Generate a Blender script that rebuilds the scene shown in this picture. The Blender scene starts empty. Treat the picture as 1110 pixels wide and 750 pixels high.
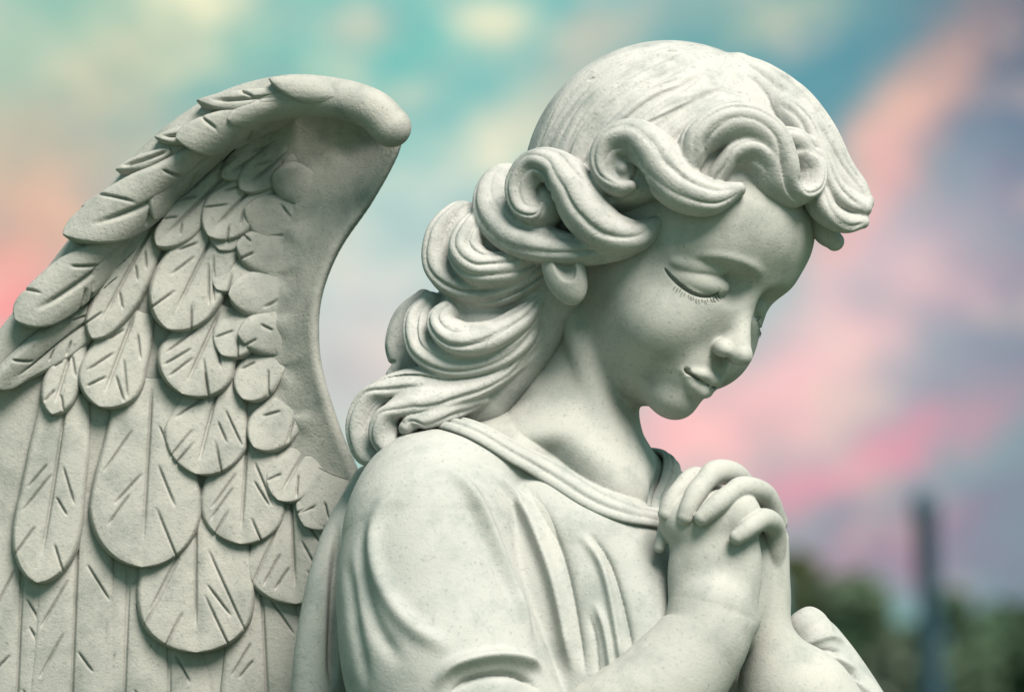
import bpy, math, random
import numpy as np
import openvdb

C = bpy.context.scene.collection
R = math.radians
QS = 1.0
ONLY = ''

# ---------------------------------------------------------------- scale and camera
# Sculpting space: 1 unit = K metres, x right, y up, z towards the camera.
K = 0.05
D0 = 60.0                                      # camera distance in sculpting units (3 m)
EYE_Y = (375 - 775) / 100.0                    # eye level in sculpting units
EYE_Z = 1.55                                   # eye level above the ground, metres

def at(px, py, z=0.0):
    s = (D0 - z) / D0
    return np.array([(px - 555) / 100.0 * s, EYE_Y + ((375 - py) / 100.0 - EYE_Y) * s, z])

def to_world(V):
    V = np.asarray(V, float)
    return np.stack([V[..., 0] * K, -V[..., 2] * K, (V[..., 1] - EYE_Y) * K + EYE_Z], -1)

scene = bpy.context.scene
cam_d = bpy.data.cameras.new('camera')
cam = bpy.data.objects.new('camera', cam_d); C.objects.link(cam)
cam.location = (0, -D0 * K, EYE_Z)
cam.rotation_euler = (R(90), 0, 0)
cam_d.sensor_width = 36.0
cam_d.lens = 36.0 * D0 / 11.1
cam_d.shift_y = (775 - 375) / 1110.0
cam_d.clip_start = 0.1; cam_d.clip_end = 5000
cam_d.dof.use_dof = True
cam_d.dof.focus_distance = D0 * K - 0.02
cam_d.dof.aperture_fstop = 9.5
scene.camera = cam

# ---------------------------------------------------------------- sky, sun, exposure
world = bpy.data.worlds.new('World'); scene.world = world
world.use_nodes = True
SUN_AZ, SUN_EL = R(152), R(53)                  # azimuth from +Y (away from camera) clockwise
def build_world():
    nt = world.node_tree; nt.nodes.clear(); L = nt.links.new
    def N(t, **k):
        n = nt.nodes.new(t)
        for a, b in k.items(): setattr(n, a, b)
        return n
    def math_(op, a, b=None, clamp=False):
        n = N('ShaderNodeMath', operation=op, use_clamp=clamp)
        for i, v in enumerate((a, b)):
            if v is None: continue
            if isinstance(v, (int, float)): n.inputs[i].default_value = v
            else: L(v, n.inputs[i])
        return n.outputs[0]
    def mixc(f, a, b):
        n = N('ShaderNodeMix', data_type='RGBA')
        for k, v in ((0, f), (6, a), (7, b)):
            if isinstance(v, (int, float)): n.inputs[k].default_value = v
            elif isinstance(v, tuple): n.inputs[k].default_value = (*v, 1)
            else: L(v, n.inputs[k])
        return n.outputs[2]
    sky = N('ShaderNodeTexSky', sky_type='NISHITA', sun_disc=False)
    sky.sun_elevation = SUN_EL; sky.sun_rotation = SUN_AZ
    sky.air_density = 1.0; sky.dust_density = 2.0
    bg1 = N('ShaderNodeBackground'); bg1.inputs[1].default_value = 0.1
    L(sky.outputs[0], bg1.inputs[0])
    tc = N('ShaderNodeTexCoord')
    sep = N('ShaderNodeSeparateXYZ'); L(tc.outputs['Generated'], sep.inputs[0])
    x, y, z = sep.outputs
    # azimuth / elevation of the sky direction, in degrees
    az = math_('MULTIPLY', math_('ARCTAN2', x, y), 57.2958)
    el = math_('MULTIPLY', math_('ARCSINE', z), 57.2958)
    # slow wobble so that no cloud has a clean outline
    def noise(scale, detail, rough, off, dist=0.0, sx=1.0, sy=1.0):
        cmb = N('ShaderNodeCombineXYZ')
        L(math_('ADD', math_('MULTIPLY', az, sx), off), cmb.inputs[0]); L(math_('MULTIPLY', el, sy), cmb.inputs[1])
        cmb.inputs[2].default_value = off * .37
        n = N('ShaderNodeTexNoise'); n.inputs['Scale'].default_value = scale
        n.inputs['Detail'].default_value = detail; n.inputs['Roughness'].default_value = rough
        n.inputs['Distortion'].default_value = dist
        L(cmb.outputs[0], n.inputs['Vector'])
        return n.outputs[0]
    wa = math_('MULTIPLY', math_('SUBTRACT', noise(.55, 3, .5, 11.0), .5), 1.1)
    we = math_('MULTIPLY', math_('SUBTRACT', noise(.55, 3, .5, 47.0), .5), 1.1)
    wb = math_('MULTIPLY', math_('SUBTRACT', noise(2.2, 4, .55, 71.0), .5), .75)
    wc = math_('MULTIPLY', math_('SUBTRACT', noise(2.2, 4, .55, 93.0), .5), .75)
    azw = math_('ADD', math_('ADD', az, wa), wb); elw = math_('ADD', math_('ADD', el, we), wc)
    PXD = 10.57 / 1110
    def pa(px): return math.degrees(math.atan((px - 555) / 6000.0))
    def pe(py): return math.degrees(math.atan((775 - py) / 6000.0))
    def blob(px, py, rx, ry, rot=0.0, p=1.0):
        da = math_('SUBTRACT', azw, pa(px)); de = math_('SUBTRACT', elw, pe(py))
        c, s = math.cos(R(rot)), math.sin(R(rot))
        u = math_('ADD', math_('MULTIPLY', da, c), math_('MULTIPLY', de, s))
        v = math_('SUBTRACT', math_('MULTIPLY', de, c), math_('MULTIPLY', da, s))
        u = math_('DIVIDE', u, rx / 104.7); v = math_('DIVIDE', v, ry / 104.7)
        q = math_('ADD', math_('MULTIPLY', u, u), math_('MULTIPLY', v, v))
        return math_('MULTIPLY', math_('POWER', 2.71828, math_('MULTIPLY', q, -1.0)), p)
    def s2l(c): return tuple((v / 255 / 12.92) if v / 255 <= .04045 else ((v / 255 + .055) / 1.055) ** 2.4 for v in c)
    # whole-sky cloud colour: soft banks of teal, cream, pink and mauve
    n0 = noise(.12, 4, .5, 3.0, .4)
    ramp = N('ShaderNodeValToRGB'); L(n0, ramp.inputs[0])
    cr = ramp.color_ramp; cr.interpolation = 'EASE'
    cr.elements[0].position = .25; cr.elements[0].color = (*s2l((66, 160, 156)), 1)
    cr.elements[1].position = .8; cr.elements[1].color = (*s2l((206, 190, 186)), 1)
    e = cr.elements.new(.5); e.color = (*s2l((140, 196, 188)), 1)
    col = ramp.outputs[0]
    # the part of the sky behind the statue
    for (px, py, rx, ry, rot, p, rgb) in SKY_BLOBS:
        col = mixc(blob(px, py, rx, ry, rot, p), col, s2l(rgb))
    # billows
    nb = noise(1.0, 5, .55, 21.0, .3, 1.0, 1.35)
    nb2 = math_('MULTIPLY', math_('SUBTRACT', nb, .53), 4.0)
    hi = math_('MULTIPLY', nb2, .6, True)
    lo = math_('MULTIPLY', math_('MULTIPLY', nb2, -1.0), .5, True)
    col = mixc(hi, col, s2l((232, 206, 186)))
    col = mixc(lo, col, s2l((104, 150, 156)))
    # finer broken cloud in the upper left, and a deeper blue overhead
    nf = math_('MULTIPLY', math_('SUBTRACT', noise(2.6, 5, .6, 133.0, .4, 1.0, 1.3), .52), 5.0)
    mk = blob(330, 70, 420, 150, 0, .8)
    col = mixc(math_('MULTIPLY', math_('MULTIPLY', nf, .55, True), mk), col, s2l((246, 230, 194)))
    col = mixc(math_('MULTIPLY', math_('MULTIPLY', math_('MULTIPLY', nf, -1.0), .5, True), mk), col, s2l((84, 168, 164)))
    up = N('ShaderNodeMapRange'); up.interpolation_type = 'SMOOTHSTEP'
    L(el, up.inputs[0]); up.inputs[1].default_value = 14; up.inputs[2].default_value = 60; up.inputs[3].default_value = 0; up.inputs[4].default_value = .72
    col = mixc(up.outputs[0], col, s2l((62, 112, 124)))
    bg2 = N('ShaderNodeBackground'); bg2.inputs[1].default_value = SKY_GAIN
    L(col, bg2.inputs[0])
    mx = N('ShaderNodeMixShader'); mx.inputs[0].default_value = .93
    L(bg1.outputs[0], mx.inputs[1]); L(bg2.outputs[0], mx.inputs[2])
    out = N('ShaderNodeOutputWorld'); L(mx.outputs[0], out.inputs[0])
SKY_GAIN = .70
SKY_BLOBS = [  # px, py, rx, ry, rotation, strength, colour as seen
    (120, 40, 420, 160, 8, .95, (150, 186, 160)),
    (500, 60, 280, 180, 0, .95, (106, 190, 178)),
    (390, 50, 110, 60, 0, .9, (72, 180, 170)),
    (265, 80, 60, 40, 10, .8, (96, 184, 168)),
    (500, 112, 70, 40, 0, .85, (84, 186, 178)),
    (150, 60, 120, 40, 20, .7, (206, 206, 170)),
    (205, -2, 55, 28, 0, 1.0, (250, 240, 196)),
    (330, 66, 60, 24, 15, .5, (190, 206, 176)),
    (440, 100, 60, 26, 20, .55, (206, 212, 184)),
    (385, 8, 46, 22, 0, .8, (206, 196, 172)),
    (528, 24, 46, 28, 10, 1.0, (252, 240, 196)),
    (640, 58, 130, 34, 38, .9, (226, 206, 176)),
    (560, 118, 60, 24, 30, .6, (206, 206, 180)),
    (548, 164, 50, 30, 10, 1.0, (248, 238, 200)),
    (470, 196, 60, 24, 10, .6, (196, 212, 196)),
    (30, 180, 200, 80, 15, .9, (194, 172, 146)),
    (20, 262, 150, 60, 10, .9, (232, 166, 138)),
    (0, 335, 120, 50, 0, .95, (250, 132, 134)),
    (430, 320, 220, 120, 10, .85, (206, 210, 204)),
    (400, 400, 150, 80, 0, .7, (220, 194, 192)),
    (930, 70, 280, 190, 0, .97, (58, 136, 148)),
    (1110, 20, 130, 120, 0, .92, (52, 84, 112)),
    (850, 16, 80, 34, 0, .8, (182, 190, 160)),
    (760, 40, 70, 50, 0, .6, (96, 150, 150)),
    (915, 130, 90, 70, 40, .7, (66, 132, 146)),
    (1050, 55, 90, 40, 62, .8, (186, 158, 146)),
    (985, 155, 120, 40, 58, 1.0, (250, 186, 158)),
    (925, 245, 100, 36, 50, .9, (234, 170, 168)),
    (1090, 190, 120, 90, 50, .85, (92, 104, 132)),
    (1010, 250, 100, 30, 52, .6, (128, 122, 150)),
    (940, 310, 200, 55, 28, .75, (214, 184, 192)),
    (1060, 330, 160, 55, 25, .8, (156, 144, 166)),
    (890, 385, 230, 50, 22, .92, (234, 188, 190)),
    (760, 470, 170, 60, 10, .95, (250, 184, 184)),
    (1040, 430, 190, 42, 22, .85, (166, 142, 164)),
    (975, 488, 180, 26, 20, .9, (232, 146, 164)),
    (880, 522, 130, 24, 16, .85, (226, 152, 168)),
    (1060, 545, 230, 46, 14, .9, (142, 128, 150)),
    (950, 590, 170, 34, 5, .8, (176, 136, 154)),
    (1110, 640, 120, 90, 0, .7, (108, 112, 134)),
    (1150, 330, 110, 400, 0, .6, (96, 100, 128)),
    (1120, 10, 120, 100, 0, .6, (40, 66, 96)),
    (1040, 580, 160, 60, 0, .5, (140, 116, 146)),
]
build_world()
sun_d = bpy.data.lights.new('sun', 'SUN'); sun_d.energy = 5.0; sun_d.angle = R(30)
sun_d.color = (1.0, 0.935, 0.855)
sun = bpy.data.objects.new('sun', sun_d); C.objects.link(sun)
from mathutils import Vector
_sd = Vector((math.sin(SUN_AZ) * math.cos(SUN_EL), math.cos(SUN_AZ) * math.cos(SUN_EL), math.sin(SUN_EL)))
sun.rotation_euler = _sd.to_track_quat('Z', 'Y').to_euler()
sun.location = (0, 0, 10)
vs = scene.view_settings
vs.view_transform = 'Standard'; vs.look = 'None'; vs.gamma = 1.0; vs.use_curve_mapping = False
vs.exposure = 0.74
scene.render.engine = 'CYCLES'
scene.cycles.use_denoising = True
scene.cycles.max_bounces = 6; scene.cycles.diffuse_bounces = 3

# ---------------------------------------------------------------- materials
def stone(name, base, dirt, light, bump=.25):
    m = bpy.data.materials.new(name); m.use_nodes = True
    nt = m.node_tree; nt.nodes.clear(); L = nt.links.new
    N = nt.nodes.new
    out = N('ShaderNodeOutputMaterial'); b = N('ShaderNodeBsdfPrincipled'); L(b.outputs[0], out.inputs[0])
    tc = N('ShaderNodeTexCoord'); src = tc.outputs['Object']
    def noise(scale, det, rough, dist=0):
        n = N('ShaderNodeTexNoise'); n.inputs['Scale'].default_value = scale; n.inputs['Detail'].default_value = det
        n.inputs['Roughness'].default_value = rough; n.inputs['Distortion'].default_value = dist
        L(src, n.inputs['Vector']); return n.outputs[0]
    def ramp(v, p0, p1, c0=(0, 0, 0), c1=(1, 1, 1)):
        r = N('ShaderNodeValToRGB'); L(v, r.inputs[0])
        r.color_ramp.elements[0].position = p0; r.color_ramp.elements[1].position = p1
        r.color_ramp.elements[0].color = (*c0, 1); r.color_ramp.elements[1].color = (*c1, 1); return r.outputs[0]
    def mix(f, a, c, mode='MIX', k=None):
        n = N('ShaderNodeMix'); n.data_type = 'RGBA'; n.blend_type = mode
        if isinstance(f, float): n.inputs[0].default_value = f
        else: L(f, n.inputs[0])
        for i, v in ((6, a), (7, c)):
            if isinstance(v, tuple): n.inputs[i].default_value = (*v, 1)
            else: L(v, n.inputs[i])
        return n.outputs[2]
    def mul(v, k):
        n = N('ShaderNodeMath'); n.operation = 'MULTIPLY'; L(v, n.inputs[0]); n.inputs[1].default_value = k; return n.outputs[0]
    big = noise(9, 5, .6, .3)
    mid = noise(45, 6, .65)
    fine = noise(420, 4, .7)
    grain = noise(1300, 2, .6)
    col = mix(ramp(big, .3, .72), base, light)
    col = mix(mul(ramp(mid, .48, .72), .45), col, dirt)
    pat = ramp(noise(16, 8, .72, .8), .52, .68)
    col = mix(mul(pat, .22), col, dirt)
    col = mix(mul(ramp(fine, .58, .74), .5), col, tuple(v * .55 for v in dirt))
    vein = ramp(noise(60, 10, .78, 1.2), .60, .70)
    col = mix(mul(vein, .5), col, tuple(v * .7 for v in dirt))
    # sparse dark specks of lichen
    vo = N('ShaderNodeTexVoronoi'); vo.inputs['Scale'].default_value = 150; L(src, vo.inputs['Vector'])
    speck = ramp(vo.outputs['Distance'], .03, .13, (1, 1, 1), (0, 0, 0))
    gate = ramp(noise(28, 3, .6), .58, .68)
    m1 = N('ShaderNodeMath'); m1.operation = 'MULTIPLY'; L(speck, m1.inputs[0]); L(gate, m1.inputs[1])
    col = mix(mul(m1.outputs[0], .4), col, (.07, .085, .07))
    L(col, b.inputs['Base Color'])
    b.inputs['Roughness'].default_value = .78
    b.inputs['Specular IOR Level'].default_value = .3
    # pores and tool marks
    pit = ramp(noise(600, 3, .6), .3, .48)
    hsum = N('ShaderNodeMath'); hsum.operation = 'ADD'; L(mul(mid, 1.6), hsum.inputs[0]); L(mul(fine, .5), hsum.inputs[1])
    h2 = N('ShaderNodeMath'); h2.operation = 'ADD'; L(hsum.outputs[0], h2.inputs[0]); L(mul(pit, .35), h2.inputs[1])
    h3 = N('ShaderNodeMath'); h3.operation = 'ADD'; L(h2.outputs[0], h3.inputs[0]); L(mul(grain, .15), h3.inputs[1])
    bp = N('ShaderNodeBump'); bp.inputs['Strength'].default_value = bump; bp.inputs['Distance'].default_value = .002
    L(h3.outputs[0], bp.inputs['Height']); L(bp.outputs[0], b.inputs['Normal'])
    return m
M_SKIN = stone('statue_stone', (.312, .310, .286), (.125, .155, .138), (.38, .374, .342), .16)
M_ROBE = stone('robe_stone', (.30, .305, .286), (.12, .165, .152), (.375, .372, .346), .2)
M_HAIR = stone('hair_stone', (.312, .311, .294), (.05, .085, .076), (.405, .396, .374), .3)
M_WING = stone('wing_stone', (.275, .274, .25), (.07, .098, .088), (.365, .352, .318), .28)
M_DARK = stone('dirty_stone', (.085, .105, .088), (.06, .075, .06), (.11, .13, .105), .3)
# ---------------------------------------------------------------- signed distance sculpting
def nrm(v): v = np.asarray(v, float); return v / (np.linalg.norm(v) + 1e-12)
def smin(a, b, k):
    h = np.maximum(k - np.abs(a - b), 0) / k
    return np.minimum(a, b) - h * h * h * k / 6.0
def smax(a, b, k): return -smin(-a, -b, k)
def catmull(pts, n):
    P = np.asarray(pts, float)
    if len(P) < 3:
        t = np.linspace(0, 1, n)[:, None]; return P[0] * (1 - t) + P[-1] * t
    Q = np.vstack([2 * P[0] - P[1], P, 2 * P[-1] - P[-2]])
    t = np.linspace(0, len(P) - 1 - 1e-9, n); i = t.astype(int); f = (t - i)[:, None]
    a, b, c, d = Q[i], Q[i + 1], Q[i + 2], Q[i + 3]
    return .5 * (2 * b + (c - a) * f + (2 * a - 5 * b + 4 * c - d) * f ** 2 + (3 * b - a - 3 * c + d) * f ** 3)
def resamp(P, n):
    s = np.r_[0, np.cumsum(np.linalg.norm(np.diff(P[:, :3], axis=0), axis=1))]
    t = np.linspace(0, s[-1], n)
    return np.stack([np.interp(t, s, P[:, k]) for k in range(P.shape[1])], 1)

class Prim:
    """a shape with a box outside which it is farther than its blend reach"""
    op = 'add'
    def __init__(s, f, lo, hi, k=.05, op='add'): s.f, s.lo, s.hi, s.k, s.op = f, np.array(lo, float), np.array(hi, float), k, op
def ell(c, r, rot=None, k=.1, op='add'):
    c = np.array(c, float); r = np.array(r, float); rot = np.eye(3) if rot is None else np.asarray(rot, float)   # columns = axes
    def f(P):
        q = (P - c) @ rot
        k0 = np.sqrt(((q / r) ** 2).sum(1)); k1 = np.sqrt(((q / r ** 2) ** 2).sum(1)) + 1e-9
        return k0 * (k0 - 1) / k1
    e = np.abs(rot) @ r
    return Prim(f, c - e, c + e, k, op)
def tube(pts, rad, n=None, k=.08, op='add', flat=None):
    pts = np.asarray(pts, float); rad = np.asarray(rad, float) if np.ndim(rad) else np.full(len(pts), float(rad))
    n = n or 20 * len(pts)
    A = resamp(catmull(np.c_[pts, rad], 12 * len(pts)), n)
    P0, r0 = A[:, :3], A[:, 3]
    T = np.gradient(P0, axis=0); T /= np.linalg.norm(T, axis=1)[:, None] + 1e-12
    def f(P):
        i, j, a = along(P, P0, T, n)
        x = P0[i] * (1 - a)[:, None] + P0[j] * a[:, None]
        return np.sqrt(((P - x) ** 2).sum(1)) - (r0[i] * (1 - a) + r0[j] * a)
    m = rad.max()
    return Prim(f, P0.min(0) - m, P0.max(0) + m, k, op)
def near_line(P, L0):
    """index of nearest sample and squared distance"""
    idx = np.empty(len(P), int); d2 = np.empty(len(P))
    o = L0[0]; L32 = (L0 - o).astype(np.float32).T.copy(); c2 = ((L0 - o) ** 2).sum(1).astype(np.float32)[None, :] * -.5
    P32 = (P - o).astype(np.float32)
    for a in range(0, len(P), 4096):
        m = P32[a:a + 4096] @ L32; m += c2
        idx[a:a + 4096] = m.argmax(1)
    d2 = ((P - L0[idx]) ** 2).sum(1)
    return idx, d2
def along(P, X, T, n):
    """place along a sampled line, changing smoothly from sample to sample: two sample numbers and the mix between them"""
    i, _ = near_line(P, X)
    s = ((P - X[i]) * T[i]).sum(1)
    j = np.clip(i + np.where(s >= 0, 1, -1), 0, n - 1)
    sj = ((P - X[j]) * T[j]).sum(1)
    a = np.where(j == i, 0.0, np.abs(s) / (np.abs(s) + np.abs(sj) + 1e-9))
    return i, j, a
def lock(pts, w, th, normals=None, centre=None, grooves=3, amp=.03, k=.05, n=None, sharp=1.0, taper=(1, 1), phase=0.0):
    """a strand of carved hair: an elliptical section swept along a line, its outer face cut by lengthwise grooves"""
    pts = np.asarray(pts, float)
    w = np.asarray(w, float) if np.ndim(w) else np.full(len(pts), float(w))
    th = np.asarray(th, float) if np.ndim(th) else np.full(len(pts), float(th))
    n = n or max(40, 14 * len(pts))
    A = resamp(catmull(np.c_[pts, w, th], 20 * len(pts)), n)
    X = A[:, :3]; W = np.maximum(A[:, 3], .02); T_ = np.maximum(A[:, 4], .02)
    T = np.gradient(X, axis=0); T /= np.linalg.norm(T, axis=1)[:, None] + 1e-12
    if normals is None: Nn = X - np.asarray(centre, float)
    else:
        normals = np.asarray(normals, float)
        Nn = np.tile(normals, (n, 1)) if normals.ndim == 1 else resamp(catmull(normals, n), n)
    Nn = Nn - (Nn * T).sum(1)[:, None] * T; Nn /= np.linalg.norm(Nn, axis=1)[:, None] + 1e-9
    B = np.cross(T, Nn)
    seg = np.linalg.norm(np.diff(X, axis=0), axis=1).mean()
    tt = np.linspace(0, 1, n); sd = float(X[0].sum() * 7.3)
    def f(P):
        i, j, a = along(P, X, T, n); s = ((P - X[i]) * T[i]).sum(1); a = a[:, None]
        x = X[i] * (1 - a) + X[j] * a; b = B[i] * (1 - a) + B[j] * a; nn = Nn[i] * (1 - a) + Nn[j] * a
        a1 = a[:, 0]
        ww = W[i] * (1 - a1) + W[j] * a1; hh = T_[i] * (1 - a1) + T_[j] * a1
        q = P - x
        u = (q * b).sum(1) / ww; v = (q * nn).sum(1) / hh
        t = np.where(i == 0, np.minimum(s, 0), np.where(i == n - 1, np.maximum(s, 0), 0)) / np.minimum(ww, hh)
        k0 = np.sqrt(u * u + v * v + t * t); k1 = np.sqrt((u / ww) ** 2 + (v / hh) ** 2 + (t / np.minimum(ww, hh)) ** 2) + 1e-6
        d = k0 * (k0 - 1) / k1
        d = np.where(k0 < 1e-3, -np.minimum(ww, hh), d)
        if grooves:
            fade = np.clip(np.minimum(tt[i], 1 - tt[i]) * 8, 0, 1)
            c = np.abs(np.sin(np.pi * (u * grooves * .5 * (1 + .16 * np.sin(tt[i] * 6 + sd)) + phase + .12 * np.sin(tt[i] * 9 + sd * 2))))
            g = (1 - c) ** 1.25 * (1 + .35 * np.sin(tt[i] * 11 + sd * 3 + np.round(u * grooves) * 1.7))
            d = d + amp * g * fade * np.clip(v * 1.2 + .55, 0, 1) * np.clip(ww / W.max() * 1.3, 0, 1)
        return d
    m = max(W.max(), T_.max()) + .02
    return Prim(f, X.min(0) - m, X.max(0) + m, k)
def crease(pts, width, amp, ends=(.15, .15), sharp=False, ground=None):
    """a raised (amp > 0) or cut (amp < 0) line along a path on the surface"""
    n0 = 60 if ground is None else 260
    P0 = resamp(catmull(np.asarray(pts, float), n0), n0)
    t = np.linspace(0, 1, n0)
    A = np.minimum(np.clip(t / max(ends[0], 1e-3), 0, 1), np.clip((1 - t) / max(ends[1], 1e-3), 0, 1))
    A = A * A * (3 - 2 * A)
    if ground is not None:                             # normals of the surface along the path: height does not count as distance
        d0 = ground(P0); NN = np.stack([(ground(P0 + np.eye(3)[k] * .03) - d0) for k in range(3)], 1)
        for _ in range(30): NN[1:-1] = (NN[:-2] + NN[1:-1] + NN[2:]) / 3
        NN /= np.linalg.norm(NN, axis=1)[:, None] + 1e-9
    def f(P):
        if ground is not None:
            i, _ = near_line(P, P0)
            q = P - P0[i]; hgt = (q * NN[i]).sum(1)
            P = P - (np.clip(hgt, -.30, .30) * .93)[:, None] * NN[i]
        i, _ = near_line(P, P0)
        j = np.clip(i + 1, 0, n0 - 1); ab = P0[j] - P0[i]; l2 = (ab * ab).sum(1) + 1e-9
        s = np.clip(((P - P0[i]) * ab).sum(1) / l2, 0, 1)
        j2 = np.clip(i - 1, 0, n0 - 1); ab2 = P0[j2] - P0[i]; l22 = (ab2 * ab2).sum(1) + 1e-9
        s2 = np.clip(((P - P0[i]) * ab2).sum(1) / l22, 0, 1)
        d2 = np.minimum(((P - P0[i] - s[:, None] * ab) ** 2).sum(1), ((P - P0[i] - s2[:, None] * ab2) ** 2).sum(1))
        g = np.exp(-np.sqrt(d2) / width * 1.6) if sharp else np.exp(-d2 / width ** 2)
        return -amp * g * A[i]
    m = 3 * width + (.25 if ground is not None else 0)
    return Prim(f, P0.min(0) - m, P0.max(0) + m, 0, 'disp')
class Sculpt:
    def __init__(s): s.p = []; s.mg = .12
    def add(s, *ps): s.p += ps; return s
    def __call__(s, P):
        if len(P) > 40000:
            return np.concatenate([s(q) for q in np.array_split(P, -(-len(P) // 25000))])
        d = np.full(len(P), 5.0)
        if not len(P): return d
        pl, ph = P.min(0), P.max(0)
        for q in s.p:
            mg = q.k + s.mg if q.op != 'disp' else 0
            if q.op == 'cap' and q.lo[0] < -8:
                d = smax(d, q.f(P), q.k); continue
            if (ph < q.lo - mg).any() or (pl > q.hi + mg).any(): continue
            m = np.nonzero(((P > q.lo - mg) & (P < q.hi + mg)).all(1))[0]
            if not len(m): continue
            v = q.f(P[m])
            if q.op == 'add': d[m] = smin(d[m], v, q.k)
            elif q.op == 'cap': d[m] = smax(d[m], v, q.k)
            elif q.op == 'cut': d[m] = smax(d[m], -v, q.k)
            elif q.op == 'disp': d[m] = d[m] + v
        return d
    def coarse(s, P):
        """true-ish distance for marching: every shape counts, far ones by their box"""
        return s(P)
def hit(f, px, py, z0=4.0, z1=-5.0, step=.03):
    """first surface point of f along the line of sight through (px, py)"""
    zs = np.arange(z0, z1, -step)
    P = np.array([at(px, py, z) for z in zs])
    d = f(P); i = np.nonzero(d < 0)[0]
    if not len(i): return None
    i = i[0]
    if i == 0: return P[0]
    a = d[i - 1] / (d[i - 1] - d[i] + 1e-9)
    return P[i - 1] * (1 - a) + P[i] * a
def on(f, pts, default=None):
    out = []
    for p in pts:
        h = hit(f, p[0], p[1])
        if h is None: h = at(p[0], p[1], default if default is not None else (out[-1][2] if out else 0))
        out.append(h + np.array([0, 0, p[2] if len(p) > 2 else 0]))
    return np.array(out)
def mesh_sdf(f, lo, hi, h):
    h = h * QS
    lo = np.array(lo, float) - 3 * h; hi = np.array(hi, float) + 3 * h
    B = 16
    nb = np.ceil((hi - lo) / (h * B)).astype(int)
    dims = nb * B
    vol = np.full(tuple(dims), 3 * h, np.float32)
    g = np.stack(np.meshgrid(*[np.arange(n) for n in nb], indexing='ij'), -1).reshape(-1, 3)
    # level 1: corners-of-block test by centre distance (shapes are looser than true distances, so a wide margin)
    f.mg = B * h; dc = f(lo + (g * B + B / 2) * h); f.mg = .12
    rad = B * h * .87
    keep = np.abs(dc) < rad * 1.6 + .1
    inside = g[(~keep) & (dc < 0)]
    for b in inside: vol[b[0]*B:(b[0]+1)*B, b[1]*B:(b[1]+1)*B, b[2]*B:(b[2]+1)*B] = -3 * h
    g = g[keep]
    s = 4
    sub = np.stack(np.meshgrid(*[np.arange(B // s)] * 3, indexing='ij'), -1).reshape(-1, 3)
    g2 = (g[:, None, :] * (B // s) + sub[None]).reshape(-1, 3)
    dc = np.concatenate([f(lo + (q * s + s / 2) * h) for q in np.array_split(g2, max(1, len(g2) // 200000))])
    keep = np.abs(dc) < s * h * .87 * 1.7 + .01
    idx = g2[~keep]; sg = np.where(dc[~keep] < 0, -3 * h, 3 * h).astype(np.float32)
    v6 = vol.reshape(dims[0] // s, s, dims[1] // s, s, dims[2] // s, s)
    v6[idx[:, 0], :, idx[:, 1], :, idx[:, 2], :] = sg[:, None, None, None]
    g2 = g2[keep]
    loc = np.stack(np.meshgrid(*[np.arange(s)] * 3, indexing='ij'), -1).reshape(-1, 3)
    for q in np.array_split(g2, max(1, len(g2) // 500)):
        pts = lo + (q[:, None, :] * s + loc[None]).reshape(-1, 3) * h
        d = np.clip(f(pts), -3 * h, 3 * h).astype(np.float32).reshape(-1, s, s, s)
        v6[q[:, 0], :, q[:, 1], :, q[:, 2], :] = d
    grid = openvdb.FloatGrid(3 * h)
    grid.copyFromArray(vol, tolerance=1e-7)
    pts, quads = grid.convertToQuads(0.0)
    V = lo + pts.astype(float) * h
    # settle the vertices on the true surface
    for _ in range(1):
        d = f(V)
        e = h * .5
        G = np.stack([(f(V + np.eye(3)[k] * e) - d) / e for k in range(3)], 1)
        n2 = (G * G).sum(1)
        stp = np.clip(d / np.maximum(n2, .25), -h * .6, h * .6)
        V = V - stp[:, None] * G
    return V, quads[:, ::-1]
def mesh_obj(name, V, F, mat, parent=None, smooth=True, world=True):
    me = bpy.data.meshes.new(name)
    V = to_world(V) if world else np.asarray(V, float)
    F = np.asarray(F)
    me.vertices.add(len(V)); me.vertices.foreach_set('co', V.astype(np.float32).ravel())
    n, k = F.shape
    me.loops.add(n * k); me.loops.foreach_set('vertex_index', F.astype(np.int32).ravel())
    me.polygons.add(n); me.polygons.foreach_set('loop_start', np.arange(0, n * k, k, dtype=np.int32))
    me.polygons.foreach_set('use_smooth', np.full(n, smooth))
    me.update(calc_edges=True); me.validate()
    me.materials.append(mat)
    o = bpy.data.objects.new(name, me); C.objects.link(o)
    if parent is not None: o.parent = parent
    return o
def bounds(sc):
    lo = np.min([q.lo for q in sc.p if q.op == 'add'], 0); hi = np.max([q.hi for q in sc.p if q.op == 'add'], 0)
    return lo, hi
# ================================================================= THE ANGEL
angel = bpy.data.objects.new('angel_statue', None); C.objects.link(angel)
angel.location = (0, 0, EYE_Z)
angel.empty_display_size = .3
bpy.context.view_layer.update()
def part(name, V, F, mat, parent=None):
    parent = parent or angel
    o = mesh_obj(name, V, F, mat)
    root = parent
    o.parent = parent
    o.matrix_parent_inverse = parent.matrix_world.inverted()
    return o

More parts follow.
